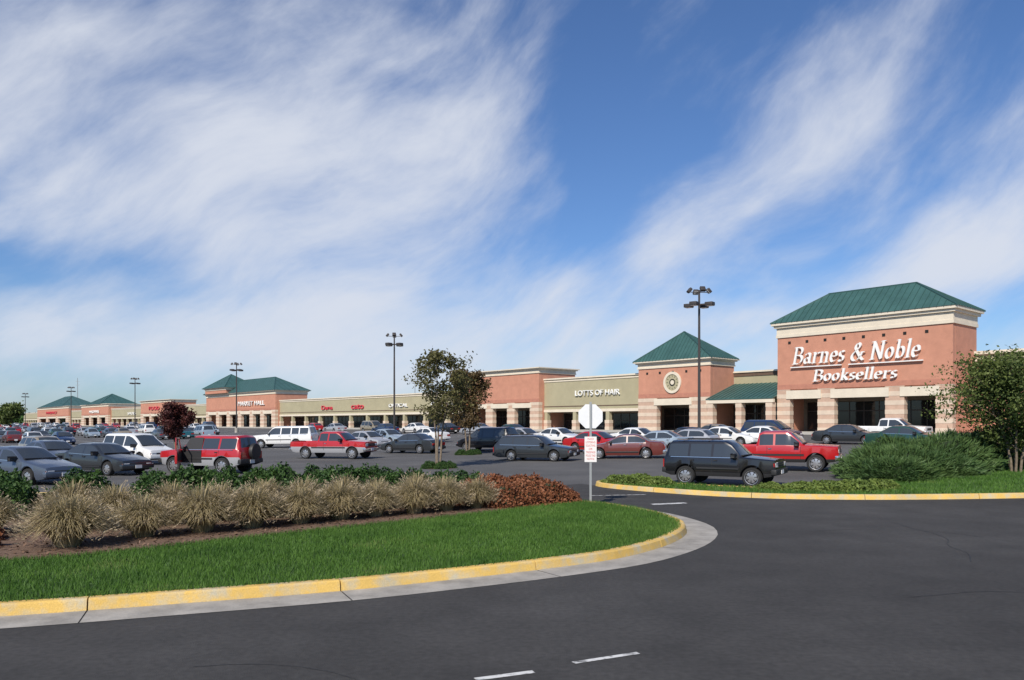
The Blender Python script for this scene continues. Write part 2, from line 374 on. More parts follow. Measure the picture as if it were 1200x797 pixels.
def shopfront(b,s0,s1,t,z0,z1):
    b['glass'].box(s0,s1,t,t+.05,z0,z1)
    x=s0
    while x<=s1:
        b['frame'].box(x-.04,x+.04,t-.05,t-.002,z0,z1); x+=1.5
    b['frame'].box(s0,s1,t-.06,t-.003,z1-.95,z1-.85); b['frame'].box(s0,s1,t-.06,t-.003,z0,z0+.25)
def masonry(b,s0,s1,D,zc,zt,ops,lint,roof=None,vents=True,glassback=4.2):
    lz0,lz1=lint
    xs=[s0]+[q for o in ops for q in o]+[s1]
    for i in range(0,len(xs),2):
        pier(b,xs[i]+.0,xs[i+1]-.0,-.06,.6,FL,lz1-.001)
    for (a,c) in ops:
        b['salmon'].box(a,c,.12,.6,lz0+.1,lz1)
        b['cream'].box(a-.35,c+.35,-.16,.118,lz0,lz1-.1)
    b['salmon'].box(s0,s1,0,.55,lz1,zc)
    b['rose'].box(s0-.02,s1+.02,-.02,.0,lz1+.02,lz1+.5)
    b['salmon'].box(s1-.5,s1,.6,D,FL,zc)
    b['salmon'].box(s0,s0+.5,.6,D,FL,zc)
    b['salmon'].box(s0+.5,s1-.5,D-.4,D,zt-4,zc)
    gb=min(glassback,D-.8)
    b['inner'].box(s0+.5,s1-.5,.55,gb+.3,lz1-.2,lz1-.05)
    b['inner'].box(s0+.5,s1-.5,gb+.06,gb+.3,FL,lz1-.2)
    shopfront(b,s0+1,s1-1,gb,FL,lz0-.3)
    cornice(b,s0,s1,0,D,zc,zt,vents=vents)
    if not roof: b['roofing'].box(s0+.1,s1-.1,.1,D-.1,zt-.3,zt+.003)
def tanrow(b,s0,s1,top,t=1.0,zl=4.15,col=6.0):
    b['tan'].box(s0,s1,t,t+.4,zl,top-.5)
    b['cream'].box(s0,s1,t-.1,t+.5,zl-.35,zl)
    b['cream'].box(s0,s1,t-.08,t+.45,top-.5,top-.32); b['tan'].box(s0,s1,t-.02,t+.4,top-.32,top-.2); b['cream'].box(s0,s1,t-.2,t+.5,top-.2,top)
    b['brown'].box(s0,s1,t-.03,t+.0,zl+.35,zl+.47)
    n=max(1,round((s1-s0)/col)); 
    for i in range(n+1):
        x=s0+(s1-s0)*i/n
        x=min(max(x,s0+.4),s1-.4)
        pier(b,x-.35,x+.35,t-.15,t+.55,FL,FL+1.26,.42)
        b['tan'].box(x-.28,x+.28,t-.08,t+.48,FL+1.26,zl-.35)
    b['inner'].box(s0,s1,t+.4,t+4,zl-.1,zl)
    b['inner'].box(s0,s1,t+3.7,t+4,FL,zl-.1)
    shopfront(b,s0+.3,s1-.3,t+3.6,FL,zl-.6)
    b['roofing'].box(s0,s1,t+.4,t+40,top-1.2,top-1)
bs=B('bookstore_building')
masonry(bs,-16.8,0,5.4,11.0,12.5,[(-15.4,-12.4),(-10.7,-5.8),(-4.1,-1.4)],(4.75,5.7),roof=1)
hip(bs,-17.35,.55,-.55,5.95,12.5,15.35,4.7)
bs['salmon'].box(.01,36,5.0,5.5,FL-.2,7.9); bs['cream'].box(.02,36.2,4.85,5.6,7.9,8.1); bs['tan'].box(.02,36,4.95,5.5,8.1,8.5); bs['cream'].box(.02,36.3,4.7,5.6,8.5,8.8)
for x in (6,13,20,27):
    bs['cream'].box(x,x+4.2,4.8,4.999,4.6,5.2); bs['glass'].box(x+.2,x+4,4.9,4.998,FL,4.6)
bs['roofing'].box(-16.6,36,5.5,45,7.3,7.6); bs['tan'].box(-16.6,36,44.5,45,1,7.9); bs['tan'].box(35.5,36,5.6,44.5,1,7.9)
bs.serif('Barnes & Noble',-15.0,-2.3,8.25,1.62,-.30)
bs.serif('Booksellers',-12.8,-4.4,6.45,1.08,-.30,nib=(.075,.035))
bs['letter'].box(-15.2,-9.9,-.30,-.10,7.86,7.95); bs['letter'].box(-9.2,-2.4,-.30,-.10,7.86,7.95)
bs['walk'].box(-16.8,36,-3.2,12,1.0,FL)
bs.done()
sc=B('shopping_center_building')
sc['walk'].box(-440,-16.81,-3.2,12,1.0,FL)
def canopy(b,s0,s1):
    b['tan'].box(s0,s1,4.5,4.9,4.4,7.6); b['brown'].box(s0,s1,4.42,4.9,7.6,8.0); b['cream'].box(s0,s1,4.3,5.0,8.0,8.18)
    b['roofing'].box(s0,s1,4.9,45,7.0,7.2)
    z0,z1,t0,t1=4.95,6.75,-.9,4.45
    b['green'].add([(s0,t0,z0),(s1,t0,z0),(s1,t1,z1),(s0,t1,z1),(s0,t0,z0-.12),(s1,t0,z0-.12),(s1,t1,z1-.12),(s0,t1,z1-.12)],[(0,1,2,3),(4,5,6,7),(0,1,5,4),(1,2,6,5),(3,0,4,7)])
    x=s0+.3
    while x<s1:
        b['greend'].add([(x-.025,t0,z0),(x+.025,t0,z0),(x+.025,t1,z1),(x-.025,t1,z1),(x-.025,t0,z0+.05),(x+.025,t0,z0+.05),(x+.025,t1,z1+.05),(x-.025,t1,z1+.05)],[(4,5,6,7),(0,1,5,4),(0,3,7,4),(1,2,6,5)]); x+=.55
    b['cream'].box(s0,s1,-.85,-.5,4.45,4.8)
    for i in range(3):
        x=s0+.5+(s1-s0-1)*i/2; pier(b,x-.35,x+.35,-.8,-.1,FL,4.45)
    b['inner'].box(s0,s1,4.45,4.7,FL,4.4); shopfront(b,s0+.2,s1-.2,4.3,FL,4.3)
canopy(sc,-25,-16.82)
masonry(sc,-35.3,-25.01,4.5,8.75,9.6,[(-32.5,-27.8)],(4.4,5.25),roof=1)
hip(sc,-35.8,-24.5,-.5,4.7,9.6,13.0,5.6,.5)
def disc(b,key,cx,cz,r0,r1,t0,t1,n=40):
    vs=[];fs=[]
    for k in range(n):
        a=2*math.pi*k/n
        for r,t in((r0,t0),(r1,t0),(r0,t1),(r1,t1)): vs.append((cx+math.cos(a)*r,t,cz+math.sin(a)*r))
    for k in range(n):
        o=k*4;p=((k+1)%n)*4
        fs+=[(o,o+1,p+1,p),(o+1,o+3,p+3,p+1),(o+2,o,p,p+2)]
    b[key].add(vs,fs)
disc(sc,'cream',-30.2,7.0,.95,1.25,-.16,.0); disc(sc,'tan',-30.2,7.0,.0001,.95,-.07,-.01); disc(sc,'dark',-30.2,7.0,.30,.42,-.09,-.075); disc(sc,'cream',-30.2,7.0,.0001,.25,-.11,-.08)
for k in range(12):
    a=k*math.pi/6; sc['dark'].add([(-30.2+math.cos(a+d)*r,-.085,7+math.sin(a+d)*r) for r,d in((.62,-.04),(.85,-.03),(.85,.03),(.62,.04))],[(0,1,2,3)])
tanrow(sc,-53,-35.31,8.4)
masonry(sc,-69.7,-53.01,7.0,9.2,10.0,[(-67.8,-64.6),(-63,-59.7),(-58.1,-54.8)],(4.45,5.2),vents=False)
tanrow(sc,-138,-69.71,7.35)
masonry(sc,-180,-138.01,7.5,8.75,9.6,[(-178,-173),(-171,-166),(-164,-159),(-157,-152),(-150,-146),(-144,-140)],(4.4,5.25),roof=1,vents=False)
hip(sc,-180.6,-137.4,-.6,8.1,9.6,12.9,9,1.2)
sc['salmon'].box(-178,-164,-1,7,9.65,10.4); cornice(sc,-178,-164,-1,7,10.41,11,vents=False); hip(sc,-178.6,-163.4,-1.6,7.6,11,14.6,7.4,1.2)
tanrow(sc,-208,-180.01,7.4); masonry(sc,-237,-208.01,7,8.4,9.2,[(-234,-228),(-226,-219),(-217,-211)],(4.4,5.2),vents=False)
tanrow(sc,-275,-237.01,7.4); masonry(sc,-314,-275.01,12,8.2,9.2,[(-310,-302),(-299,-290),(-287,-279)],(4.4,5.2),roof=1,vents=False); hip(sc,-305,-284,-.6,12.6,9.2,13.2,10,1.5)
tanrow(sc,-336,-314.01,7.4); masonry(sc,-400,-336.01,14,8.4,9.4,[(-395,-380),(-376,-360),(-356,-341)],(4.4,5.2),roof=1,vents=False); hip(sc,-395,-345,-.6,14.6,9.4,14.2,18,1.8)
tanrow(sc,-440,-400.01,7.4)
sc['tan'].box(-440,-35.3,44,45,1,7.0); sc['tan'].box(-440.5,-440,1,45,1,6.9)
sc.text("LOTTS OF HAIR",-43,5.9,7.8,.7,.85)
sc.text("Cleaners",-77,5.1,6,.7,.85); sc.text("cato",-104,5.0,4.5,.8,.85,'redl'); sc.text("Dana",-116,5.0,4.5,.8,.85,'redl'); sc.text("OPTICAL",-90,5.1,6,.6,.85)
sc.text("MARKET HALL",-151,6.4,15,1.0,-.2); sc.text("FOOD",-223,6.3,10,1.0,-.2,'redl'); sc.text("SHOES",-250,5.1,9,.8,.85); sc.text("PHARMACY",-368,6.3,22,1.1,-.2,'redl'); sc.text("HARDWARE",-294,6,14,1.0,-.2)
sc.done()
# ---------------------------------------------------------------- vehicles
CT={
'sedan':dict(L=4.7,W=1.76,zb=.2,ax=(.9,3.62),rw=.31,top=[(0,.56),(.05,.66),(.5,.77),(1.3,.92),(2.0,1.33),(2.3,1.39),(3.0,1.39),(3.2,1.35),(3.82,1.0),(4.5,.95),(4.64,.86),(4.7,.7)],
  belt=[(0,.54),(.05,.62),(.5,.73),(1.3,.87),(3.82,.95),(4.5,.91),(4.64,.82),(4.7,.68)],ws=(1.33,2.0),rg=(3.2,3.8),sg=(1.5,3.6),pil=[2.55]),
'wagon':dict(L=4.8,W=1.76,zb=.2,ax=(.9,3.6),rw=.31,top=[(0,.6),(.04,.74),(1.3,.92),(1.95,1.36),(2.25,1.44),(4.2,1.43),(4.35,1.37),(4.68,.98),(4.76,.9),(4.8,.7)],
  belt=[(0,.58),(.04,.7),(1.3,.88),(4.68,.93),(4.76,.86),(4.8,.68)],ws=(1.33,1.97),rg=(4.36,4.66),sg=(1.48,4.42),pil=[2.55,3.5]),
'suv':dict(L=4.25,W=1.78,zb=.36,ax=(.82,3.35),rw=.36,top=[(0,.82),(.03,1.0),(1.2,1.1),(1.62,1.55),(1.85,1.67),(3.95,1.67),(4.05,1.6),(4.2,1.08),(4.25,.9)],
  belt=[(0,.8),(.03,.96),(1.2,1.05),(4.2,1.06),(4.25,.88)],ws=(1.22,1.63),rg=(4.06,4.18),sg=(1.35,4.02),pil=[2.3,3.2]),
'suburban':dict(L=5.6,W=1.98,zb=.38,ax=(.95,4.2),rw=.37,top=[(0,.9),(.03,1.1),(1.45,1.2),(1.95,1.76),(2.2,1.88),(5.25,1.88),(5.35,1.8),(5.52,1.2),(5.6,.95)],
  belt=[(0,.88),(.03,1.05),(1.45,1.15),(5.52,1.17),(5.6,.93)],ws=(1.47,1.96),rg=(5.36,5.5),sg=(1.62,5.3),pil=[2.8,3.75,4.5]),
'pickup':dict(L=5.4,W=1.92,zb=.4,ax=(.9,4.25),rw=.37,top=[(0,.9),(.03,1.08),(1.4,1.17),(1.9,1.62),(2.12,1.73),(3.1,1.73),(3.25,1.66),(3.36,1.14),(3.40,1.12),(5.36,1.12),(5.4,1.05)],
  belt=[(0,.88),(.03,1.03),(1.4,1.11),(3.36,1.1),(3.40,1.08),(5.36,1.08),(5.4,1.0)],ws=(1.42,1.92),rg=(3.26,3.35),sg=(1.56,3.22),pil=[2.6],bed=(3.44,5.3)),
'hatch':dict(L=4.05,W=1.68,zb=.2,ax=(.82,3.25),rw=.29,top=[(0,.56),(.05,.67),(1.05,.9),(1.75,1.32),(2.05,1.39),(3.2,1.36),(3.35,1.3),(3.85,.95),(3.98,.88),(4.05,.7)],
  belt=[(0,.54),(.05,.63),(1.05,.86),(3.85,.9),(3.98,.84),(4.05,.68)],ws=(1.08,1.76),rg=(3.36,3.84),sg=(1.25,3.55),pil=[2.4]),
'minivan':dict(L=4.6,W=1.84,zb=.26,ax=(.85,3.7),rw=.32,top=[(0,.66),(.05,.8),(.85,1.0),(1.7,1.6),(2.0,1.7),(4.1,1.7),(4.25,1.62),(4.5,1.05),(4.6,.8)],
  belt=[(0,.64),(.05,.76),(.85,.95),(4.5,1.02),(4.6,.78)],ws=(.9,1.71),rg=(4.26,4.48),sg=(1.15,4.2),pil=[2.3,3.3]),
}
def car_body(d,two=False):
    L,W,zb,rw=d['L'],d['W'],d['zb'],d['rw']; Rr=rw+.07
    xs=set(np.arange(.15,L,.22).round(3))|{p[0] for p in d['top']}|{p[0] for p in d['belt']}|set(d['ws'])|set(d['rg'])|set(d['sg'])
    for p in d['pil']: xs|={p-.045,p+.045}
    for a in d['ax']:
        xs|={a+Rr*math.cos(t) for t in np.linspace(0,math.pi,13)}|{a-Rr-.012,a+Rr+.012}
    if 'bed' in d: xs|=set(d['bed'])|{d['bed'][0]-.01,d['bed'][1]+.01}
    xs=sorted(x for x in xs if 0<=x<=L); X=[xs[0]]
    for x in xs[1:]:
        if x-X[-1]>.009: X.append(x)
    tx,tz=zip(*d['top']); bx,bz=zip(*d['belt'])
    rings=[];info=[]
    for x in X:
        w=W/2*float(np.interp(x,[0,.1,.45,1.2,L-1,L-.4,L-.08,L],[.82,.90,.965,1,1,.975,.93,.86]))
        zt=float(np.interp(x,tx,tz)); zl=float(np.interp(x,bx,bz)); zt=max(zt,zl+.025)
        zz=zb+float(np.interp(x,[0,.3,L-.3,L],[.08,0,0,.1]))
        arch=False
        for a in d['ax']:
            if abs(x-a)<=Rr: zz=max(zz,rw+math.sqrt(max(0,Rr*Rr-(x-a)**2))); arch=True
        ch=zt-zl; cab=ch>.07
        f=min(1,ch/.42)
        wr=w*.955-(w*.19)*f*(1 if cab else 0)-.02
        z2=max(zb+.15,zz+.015); z3=max(zb+(zl-zb)*.55,zz+.03)
        bed='bed' in d and d['bed'][0]<=x<=d['bed'][1]
        if bed: p7=(w*.955,zl+.02); p8=(w-.13,.72); p9=(0,.72)
        else: p7=(wr,zt-.02-.02*f); p8=(wr*.84,zt+.004*f); p9=(0,zt+.03)
        b4=(w*.975,zl)
        def lerp(q): return (b4[0]+(p7[0]-b4[0])*q,b4[1]+(p7[1]-b4[1])*q)
        H=[(0,zz),(w*(.97 if arch else .93),zz),(w*.985,z2),(w*1.0,z3),b4,lerp(.07),lerp(.88),p7,p8,p9]
        ring=[(L/2-x,y,z) for y,z in H]+[(L/2-x,-y,z) for y,z in H[8:0:-1]]
        rings.append(ring); info.append((x,ch))
    P=Part(); n=18; vs=[v for r in rings for v in r]; fs=[];mi=[]
    for i in range(len(X)-1):
        xm=(X[i]+X[i+1])/2; chM=max(info[i][1],info[i+1][1])
        for j in range(n):
            jj=j if j<9 else 17-j
            m=0
            if jj==0: m=1
            elif jj==1: m=2 if not two else 3
            elif jj==2 and two: m=3
            elif jj==5 and chM>.1 and d['sg'][0]<xm<d['sg'][1] and not any(abs(xm-p)<.044 for p in d['pil']): m=4
            elif jj==8 and (d['ws'][0]<xm<d['ws'][1] or d['rg'][0]<xm<d['rg'][1]): m=4
            fs.append((i*n+j,i*n+(j+1)%n,(i+1)*n+(j+1)%n,(i+1)*n+j)); mi.append(m)
    fs.append(tuple(range(n)));mi.append(0); o=(len(X)-1)*n; fs.append(tuple(o+k for k in range(n)));mi.append(0)
    P.v=vs;P.f=fs;P.m=mi
    return P
def wheel_part():
    P=Part(); n=28
    prof=[(.0,.10,1),(.28,.10,1),(.55,.085,1),(.62,.055,2),(.66,.10,1),(.70,.105,0),(.94,.10,0),(1,.06,0),(1,-.08,0),(.9,-.1,0),(.1,-.1,0)]
    vs=[];fs=[];mi=[]
    for k in range(n):
        a=2*math.pi*k/n
        for r,y,_ in prof: vs.append((r*math.cos(a),y,r*math.sin(a)))
    m=len(prof)
    for k in range(n):
        k2=(k+1)%n
        for j in range(m-1):
            mm=prof[j][2] if j<5 else 0
            if j==2 and k%4 in(0,1): mm=2
            if j==1 and k%4==0: mm=2
            fs.append((k*m+j,k*m+j+1,k2*m+j+1,k2*m+j)); mi.append(mm)
    P.v=vs;P.f=fs;P.m=mi
    return P
WP=wheel_part(); WM={}
def wheels(typ):
    if typ in WM: return WM[typ]
    d=CT[typ]; P=Part(); r=d['rw']
    for a in d['ax']:
        for s in(1,-1):
            o=len(P.v); P.v+=[(d['L']/2-a+x*r,s*(d['W']/2-.115)+s*y*1.05,r+z*r) for x,y,z in WP.v]; P.f+=[tuple(i+o for i in f) for f in WP.f]; P.m+=WP.m
    WM[typ]=P.mesh('wheels',['tyre','rim','ctrim'],40); return WM[typ]
CC={}
def car_parts(typ,col,two,chrome,rack,extra):
    k=(typ,col,two,chrome,rack,extra)
    if k in CC: return CC[k]
    d=CT[typ]; L,W,zb=d['L'],d['W'],d['zb']
    body=car_body(d,two is not None)
    mats=['p_'+col,'ctrim','p_'+col if not typ in('suv','pickup') else 'ctrim','p_'+(two or col),'cglass']
    me=body.mesh('body',mats,32)
    D=Part()
    bw=W*.46; bz=zb+.10
    D.cbox(L/2-.14,L/2+.06,-bw,bw,bz,bz+.2,.04,1); D.cbox(-L/2-.06,-L/2+.14,-bw,bw,bz,bz+.2,.04,1)
    zc=float(np.interp(.03,*zip(*d['belt'])))
    D.cbox(L/2-.06,L/2+.012,-W*.24,W*.24,zc-.22,zc-.05,.01,0)
    D.box(L/2-.02,L/2+.02,-W*.23,W*.23,zc-.145,zc-.13,7)
    for s in(1,-1):
        D.cbox(L/2-.12,L/2+.014,s*W*.25,s*W*.385,zc-.21,zc-.06,.015,2)
        D.cbox(L/2-.22,L/2-.02,s*W*.388,s*W*.425,zc-.20,zc-.07,.012,3)
        zr=float(np.interp(L-.03,*zip(*d['belt'])))
        if typ in('suv','suburban','pickup','minivan','wagon'):
            D.cbox(-L/2-.012,-L/2+.10,s*W*.36,s*W*.435,zr-.32,zr-.02,.012,3)
        else: D.cbox(-L/2-.012,-L/2+.12,s*W*.22,s*W*.43,zr-.16,zr-.02,.015,3)
        w=W/2
        x0=d['sg'][0]-.05
        doors=[x0]+list(d['pil'][:2 if typ in('sedan','wagon','minivan','suburban','suv') else 1])
        if typ in('sedan',): doors=doors+[3.45]
        if typ in ('pickup',): doors=[x0,2.9]
        zs=zb+(zc-zb)*.55
        for dx in doors:
            zl=float(np.interp(dx,*zip(*d['belt'])))
            x=L/2-dx
            D.add([(x-.008,s*(w+.002),zs),(x+.008,s*(w+.002),zs),(x+.008,s*(w*.978+.003),zl-.01),(x-.008,s*(w*.978+.003),zl-.01)],[(0,1,2,3)],0)
            D.add([(x-.008,s*(w*.99+.002),zb+.16),(x+.008,s*(w*.99+.002),zb+.16),(x+.008,s*(w+.003),zs),(x-.008,s*(w+.003),zs)],[(0,1,2,3)],0)
        for dx in doors[1:]:
            zl=float(np.interp(dx,*zip(*d['belt'])))-.12
            D.cbox(L/2-dx+.06,L/2-dx+.2,s*(w*.982),s*(w*.982+.03),zl,zl+.035,.006,1 if chrome else 0)
        a0,a1=d['ax']; Rr=d['rw']+.1
        D.cbox(L/2-(a1-Rr),L/2-(a0+Rr),s*(w-.01),s*(w+.018),zs-.05,zs+.02,.008,0)
        if typ in('sedan','wagon','suv','suburban'):
            xa,xb=L/2-d['sg'][0]-.1,L/2-d['sg'][1]+.1; za=float(np.interp(d['sg'][0]+.1,*zip(*d['belt'])));zb2=float(np.interp(d['sg'][1]-.1,*zip(*d['belt'])))
            yy=s*(w*.975+.006)
            D.add([(xa,yy,za+.0),(xb,yy,zb2+.0),(xb,yy-s*.003,zb2+.022),(xa,yy-s*.003,za+.022)],[(0,1,2,3)],7)
        zl=float(np.interp(x0+.2,*zip(*d['belt'])))
        D.cbox(L/2-x0-.22,L/2-x0-.08,s*(w*.95),s*(w+.17),zl+.02,zl+.15,.03,0)
        if rack: D.cbox(-L/2+.5,L/2-d['ws'][1]-.35,s*W*.30,s*W*.30+s*.03,max(z for _,z in d['top'])+.05,max(z for _,z in d['top'])+.08,.008,0)
    if rack:
        zt=max(z for _,z in d['top'])
        for x in(-L/2+.7,-L/2+1.7): D.cbox(x,x+.04,-W*.3,W*.3,zt+.045,zt+.075,.008,0)
    D.box(-L/2-.075,-L/2-.06,-.16,.16,bz+.0,bz+.16,4); D.box(L/2+.06,L/2+.075,-.16,.16,bz+.02,bz+.16,4)
    xw=L/2-d['ws'][0]
    zt0=float(np.interp(d['ws'][0],*zip(*d['top'])))
    D.cbox(xw-.04,xw+.06,-W*.38,W*.38,zt0+.015,zt0+.045,.01,0)
    if extra=='door':
        y=W/2; xh=L/2-1.28; dl=1.05
        D.box(xh-dl,xh,y-.12,y+.006,.50,1.04,0); D.add([(xh-dl,y*.965+.01,1.05),(xh-.05,y*.965+.01,1.05),(xh-.38,y*.80+.012,1.6),(xh-dl,y*.80+.012,1.6)],[(0,1,2,3)],0)  # open doorway: interior darkness painted as black panels on the body
        mt=Matrix.Translation((xh,y+.02,0))@Matrix.Rotation(RAD(-62),4,'Z')
        D.cbox(-dl,0,-.05,.05,.48,1.05,.02,5,mt)
        D.cbox(-dl,-.06,-.02,.02,1.06,1.10,.008,5,mt); D.cbox(-dl,-dl+.05,-.02,.02,1.05,1.58,.008,5,mt); D.cbox(-dl,-.40,-.02,.02,1.55,1.60,.008,5,mt)
        D.cbox(-dl+.1,-.1,-.062,-.045,.6,.95,.006,0,mt)
        D.cbox(-.02,.03,-.02,.02,0,.64,.008,5,mt@Matrix.Translation((-.04,0,1.05))@Matrix.Rotation(RAD(-35),4,'Y'))
        D.cbox(xh-.95,xh-.75,y-.6,y-.14,.75,1.45,.05,0)
    if extra=='spare' or extra=='door':
        n=24; vs=[];fs=[]
        pr=[(0.0,-.16),(.2,-.17),(.34,-.15),(.36,-.08),(.36,0.0)]
        for k2 in range(n):
            a=2*math.pi*k2/n
            for r,xx in pr: vs.append((-L/2+xx-.02,r*math.cos(a)-.15,.98+r*math.sin(a)))
        for k2 in range(n):
            for j in range(4): fs.append((k2*5+j,k2*5+j+1,((k2+1)%n)*5+j+1,((k2+1)%n)*5+j))
        D.add(vs,fs,0)
    bm='chrome' if chrome else ('ctrim' if typ in('suv','wagon') else 'p_'+col)
    dm=D.mesh('fittings',['ctrim',bm,'head','tail','plate','p_'+col,'cglass','chrome'],35)
    CC[k]=(me,dm); return CC[k]
def car(name,typ,col,x,y,head,two=None,chrome=False,rack=False,extra=None,k=1):
    me,dm=car_parts(typ,col,two,chrome,rack,extra)
    e=bpy.data.objects.new(name,None); COL.objects.link(e)
    h=Vector((math.cos(RAD(head)),math.sin(RAD(head)),0)); ee=.5
    gx=(Hg(x+ee,y)-Hg(x-ee,y))/(2*ee); gy=(Hg(x,y+ee)-Hg(x,y-ee))/(2*ee)
    up=Vector((-gx,-gy,1)).normalized(); side=up.cross(h).normalized(); fw=side.cross(up)
    mt=Matrix((fw,side,up)).transposed().to_4x4(); mt.translation=(x,y,Hg(x,y)+.004)
    e.matrix_world=mt@Matrix.Scale(k,4)
    obj('body',me,e); obj('fittings',dm,e); obj('wheels',wheels(typ),e)
HN={'sedan':'sedan','wagon':'station_wagon','suv':'suv','suburban':'large_suv','pickup':'pickup_truck','hatch':'hatchback','minivan':'minivan'}
def put(typ,col,x,y,h,**k): car(HN[typ],typ,col,x,y,h,**k)
put('sedan','bluegrey',-18.9,30.8,-24); put('sedan','charcoal',-18.6,36.2,-27)
put('minivan','white',-21.4,45.5,-30); put('suv','red',-14.0,37.0,163,two='silver',extra='door',k=1.03)
put('suburban','white',-20.2,71,172); put('pickup','red',-11.5,51.5,-18,two='silver',chrome=True)
put('hatch','silver',-12.2,68,-40); put('sedan','charcoal',-7.2,57.5,150); put('sedan','white',-8.2,77,140); put('sedan','lblue',-11.5,74,-45)
put('minivan','black',-1.7,58.5,148); put('wagon','charcoal',1.4,46.4,-27,rack=True)
put('sedan','white',3.9,66,-45); put('sedan','silver',1.0,68,-45); put('sedan','maroonp',6.7,47,165,chrome=True); put('sedan','red',5.8,54,-40)
put('sedan','lblue',9.6,52.4,150); put('hatch','silver',12.2,55,140); put('sedan','black',13.0,59.5,135); put('sedan','white',9.7,61,-45)
put('sedan','white',15.9,59.0,-40); put('sedan','white',18.6,58,-42); put('minivan','navy',20.8,64,-48)
put('pickup','red',12.0,36.3,-27,chrome=True,k=1.02); put('sedan','charcoal',24.3,57.5,-42); put('pickup','white',28.8,60.5,-45,chrome=True)
put('suv','black',7.85,29.5,-33,rack=True,k=.97); put('sedan','tan',17.2,66.5,-45); put('sedan','green',25.5,51.5,-42)
put('sedan','bluegrey',-24,41.5,-35); put('wagon','tan',-30.5,52,-40)
cols=['red','maroonp','black','charcoal','grey','silver','white','navy','bluegrey','green','tan','white','silver','teal','lblue','red']
ty=['sedan','sedan','sedan','hatch','wagon','minivan','suv','pickup','sedan']
for s in np.arange(-66,-400,-18):
    for sd in(-2.7,2.7):
        vmin,vmax=(48,76) if s>-80 else ((26,72) if s>-110 else (12,66))
        for v in np.arange(vmin,vmax,2.75):
            if random.random()<(.70 if s>-150 else .76): continue
            x,y=b2w(s+sd,v+1.37)
            put(random.choice(ty),random.choice(cols),x,y,-49.4+(180 if sd>0 else 0)+random.uniform(-2,2))
for (s,v,t,c) in [(-64,13,'sedan','white'),(-66,16.5,'sedan','navy'),(-75,13,'minivan','tan'),(-83,15,'sedan','silver'),(-94,13,'hatch','red'),(-57,13,'sedan','black'),(-49,14,'sedan','silver'),(-38,18,'sedan','green')]:
    x,y=b2w(s,v); put(t,c,x,y,-49+random.choice([0,180]))
# ---------------------------------------------------------------- street lamps & signs
def lamp_mesh():
    P=Part()
    P.tube([(0,0,-.3),(0,0,.75),(0,0,.8)],[.3,.3,.26],16,1)
    P.tube([(0,0,.8),(0,0,6),(0,0,11.7)],[.12,.10,.075],10,0)
    P.cbox(-.75,.75,-.05,.05,10.55,10.65,.01,0); P.cbox(-.05,.05,-.75,.75,10.56,10.66,.01,0)
    for a in range(4):
        m=Matrix.Rotation(a*math.pi/2,4,'Z')
        P.cbox(.55,1.15,-.28,.28,10.45,10.72,.04,0,m); P.cbox(.6,1.1,-.23,.23,10.43,10.46,.005,2,m)
        m2=Matrix.Rotation(a*math.pi/2+.78,4,'Z')
        P.cbox(.0,.7,-.025,.025,11.5,11.55,.005,0,m2)
        m3=m2@Matrix.Translation((.75,0,11.65))@Matrix.Rotation(RAD(50),4,'Y')
        P.cbox(-.2,.2,-.2,.2,-.1,.12,.05,0,m3); P.cbox(-.17,.17,-.17,.17,-.12,-.10,.004,2,m3)
    return P.mesh('lamp_pole_and_heads',['pole','conc','lens'],35)
LM=lamp_mesh()
for x,y in [(14.1,60),(-13.3,90),(-46.7,135),(-85.2,180),(-124,224),(-165,270)]:
    obj('street_lamp',LM,None,(x,y,Hg(x,y)),(0,0,ANG+.2))
e=bpy.data.objects.new('stop_sign',None); COL.objects.link(e); e.location=(2.17,22.0,.13); e.rotation_euler=(0,0,RAD(-4))
P=Part(); P.box(-.03,.03,-.02,.02,0,2.76); obj('post',P.mesh('post',['galv']),e)
P=Part(); r=.36; ov=[(r*math.cos(RAD(22.5+45*k)),r*math.sin(RAD(22.5+45*k))) for k in range(8)]
P.add([(a,.025,2.36+b) for a,b in ov]+[(a,.029,2.36+b) for a,b in ov],[tuple(range(8)),tuple(range(15,7,-1))]+[(k,(k+1)%8,(k+1)%8+8,k+8) for k in range(8)])
obj('octagon_panel',P.mesh('octagon_panel',['signback']),e)
P=Part(); P.box(-.165,.165,-.032,-.026,1.1,1.80); obj('notice_panel',P.mesh('notice_panel',['signwhite']),e)
for i,(t,w) in enumerate([("NO",.16),("LOITERING",.26),("SOLICITING",.26),("OR",.10),("TRESPASS",.26),("POLICE TAKE",.26),("NOTICE",.2)]):
    c=bpy.data.curves.new('notice_text','FONT'); c.body=t; c.align_x='CENTER'; c.extrude=.02; c.materials.append(M['signred']); o=bpy.data.objects.new('notice_text',c); COL.objects.link(o); bpy.context.view_layer.update()
    o.scale=(w/o.dimensions.x,.055/o.dimensions.y,.05); o.rotation_euler=(RAD(90),0,0); o.location=(0,-.034,1.71-.092*i); o.parent=e
P=Part(); P.tube([(0,0,0),(0,0,26)],[.25,.12],6); 
for z in (22,24): P.box(-1,1,-.06,.06,z,z+.15)
obj('radio_mast',P.mesh('radio_mast',['galv']),None,(-240,440,1.3))
P=Part(); P.tube([(0,0,0),(0,0,5)],[.05,.03],6); P.box(-.9,.9,-.02,.02,4.2,4.26); P.box(-.6,.6,-.02,.02,3.4,3.46)
x,y=b2w(-97,-9); obj('roof_antenna',P.mesh('roof_antenna',['frame']),None,(x,y,6.3))
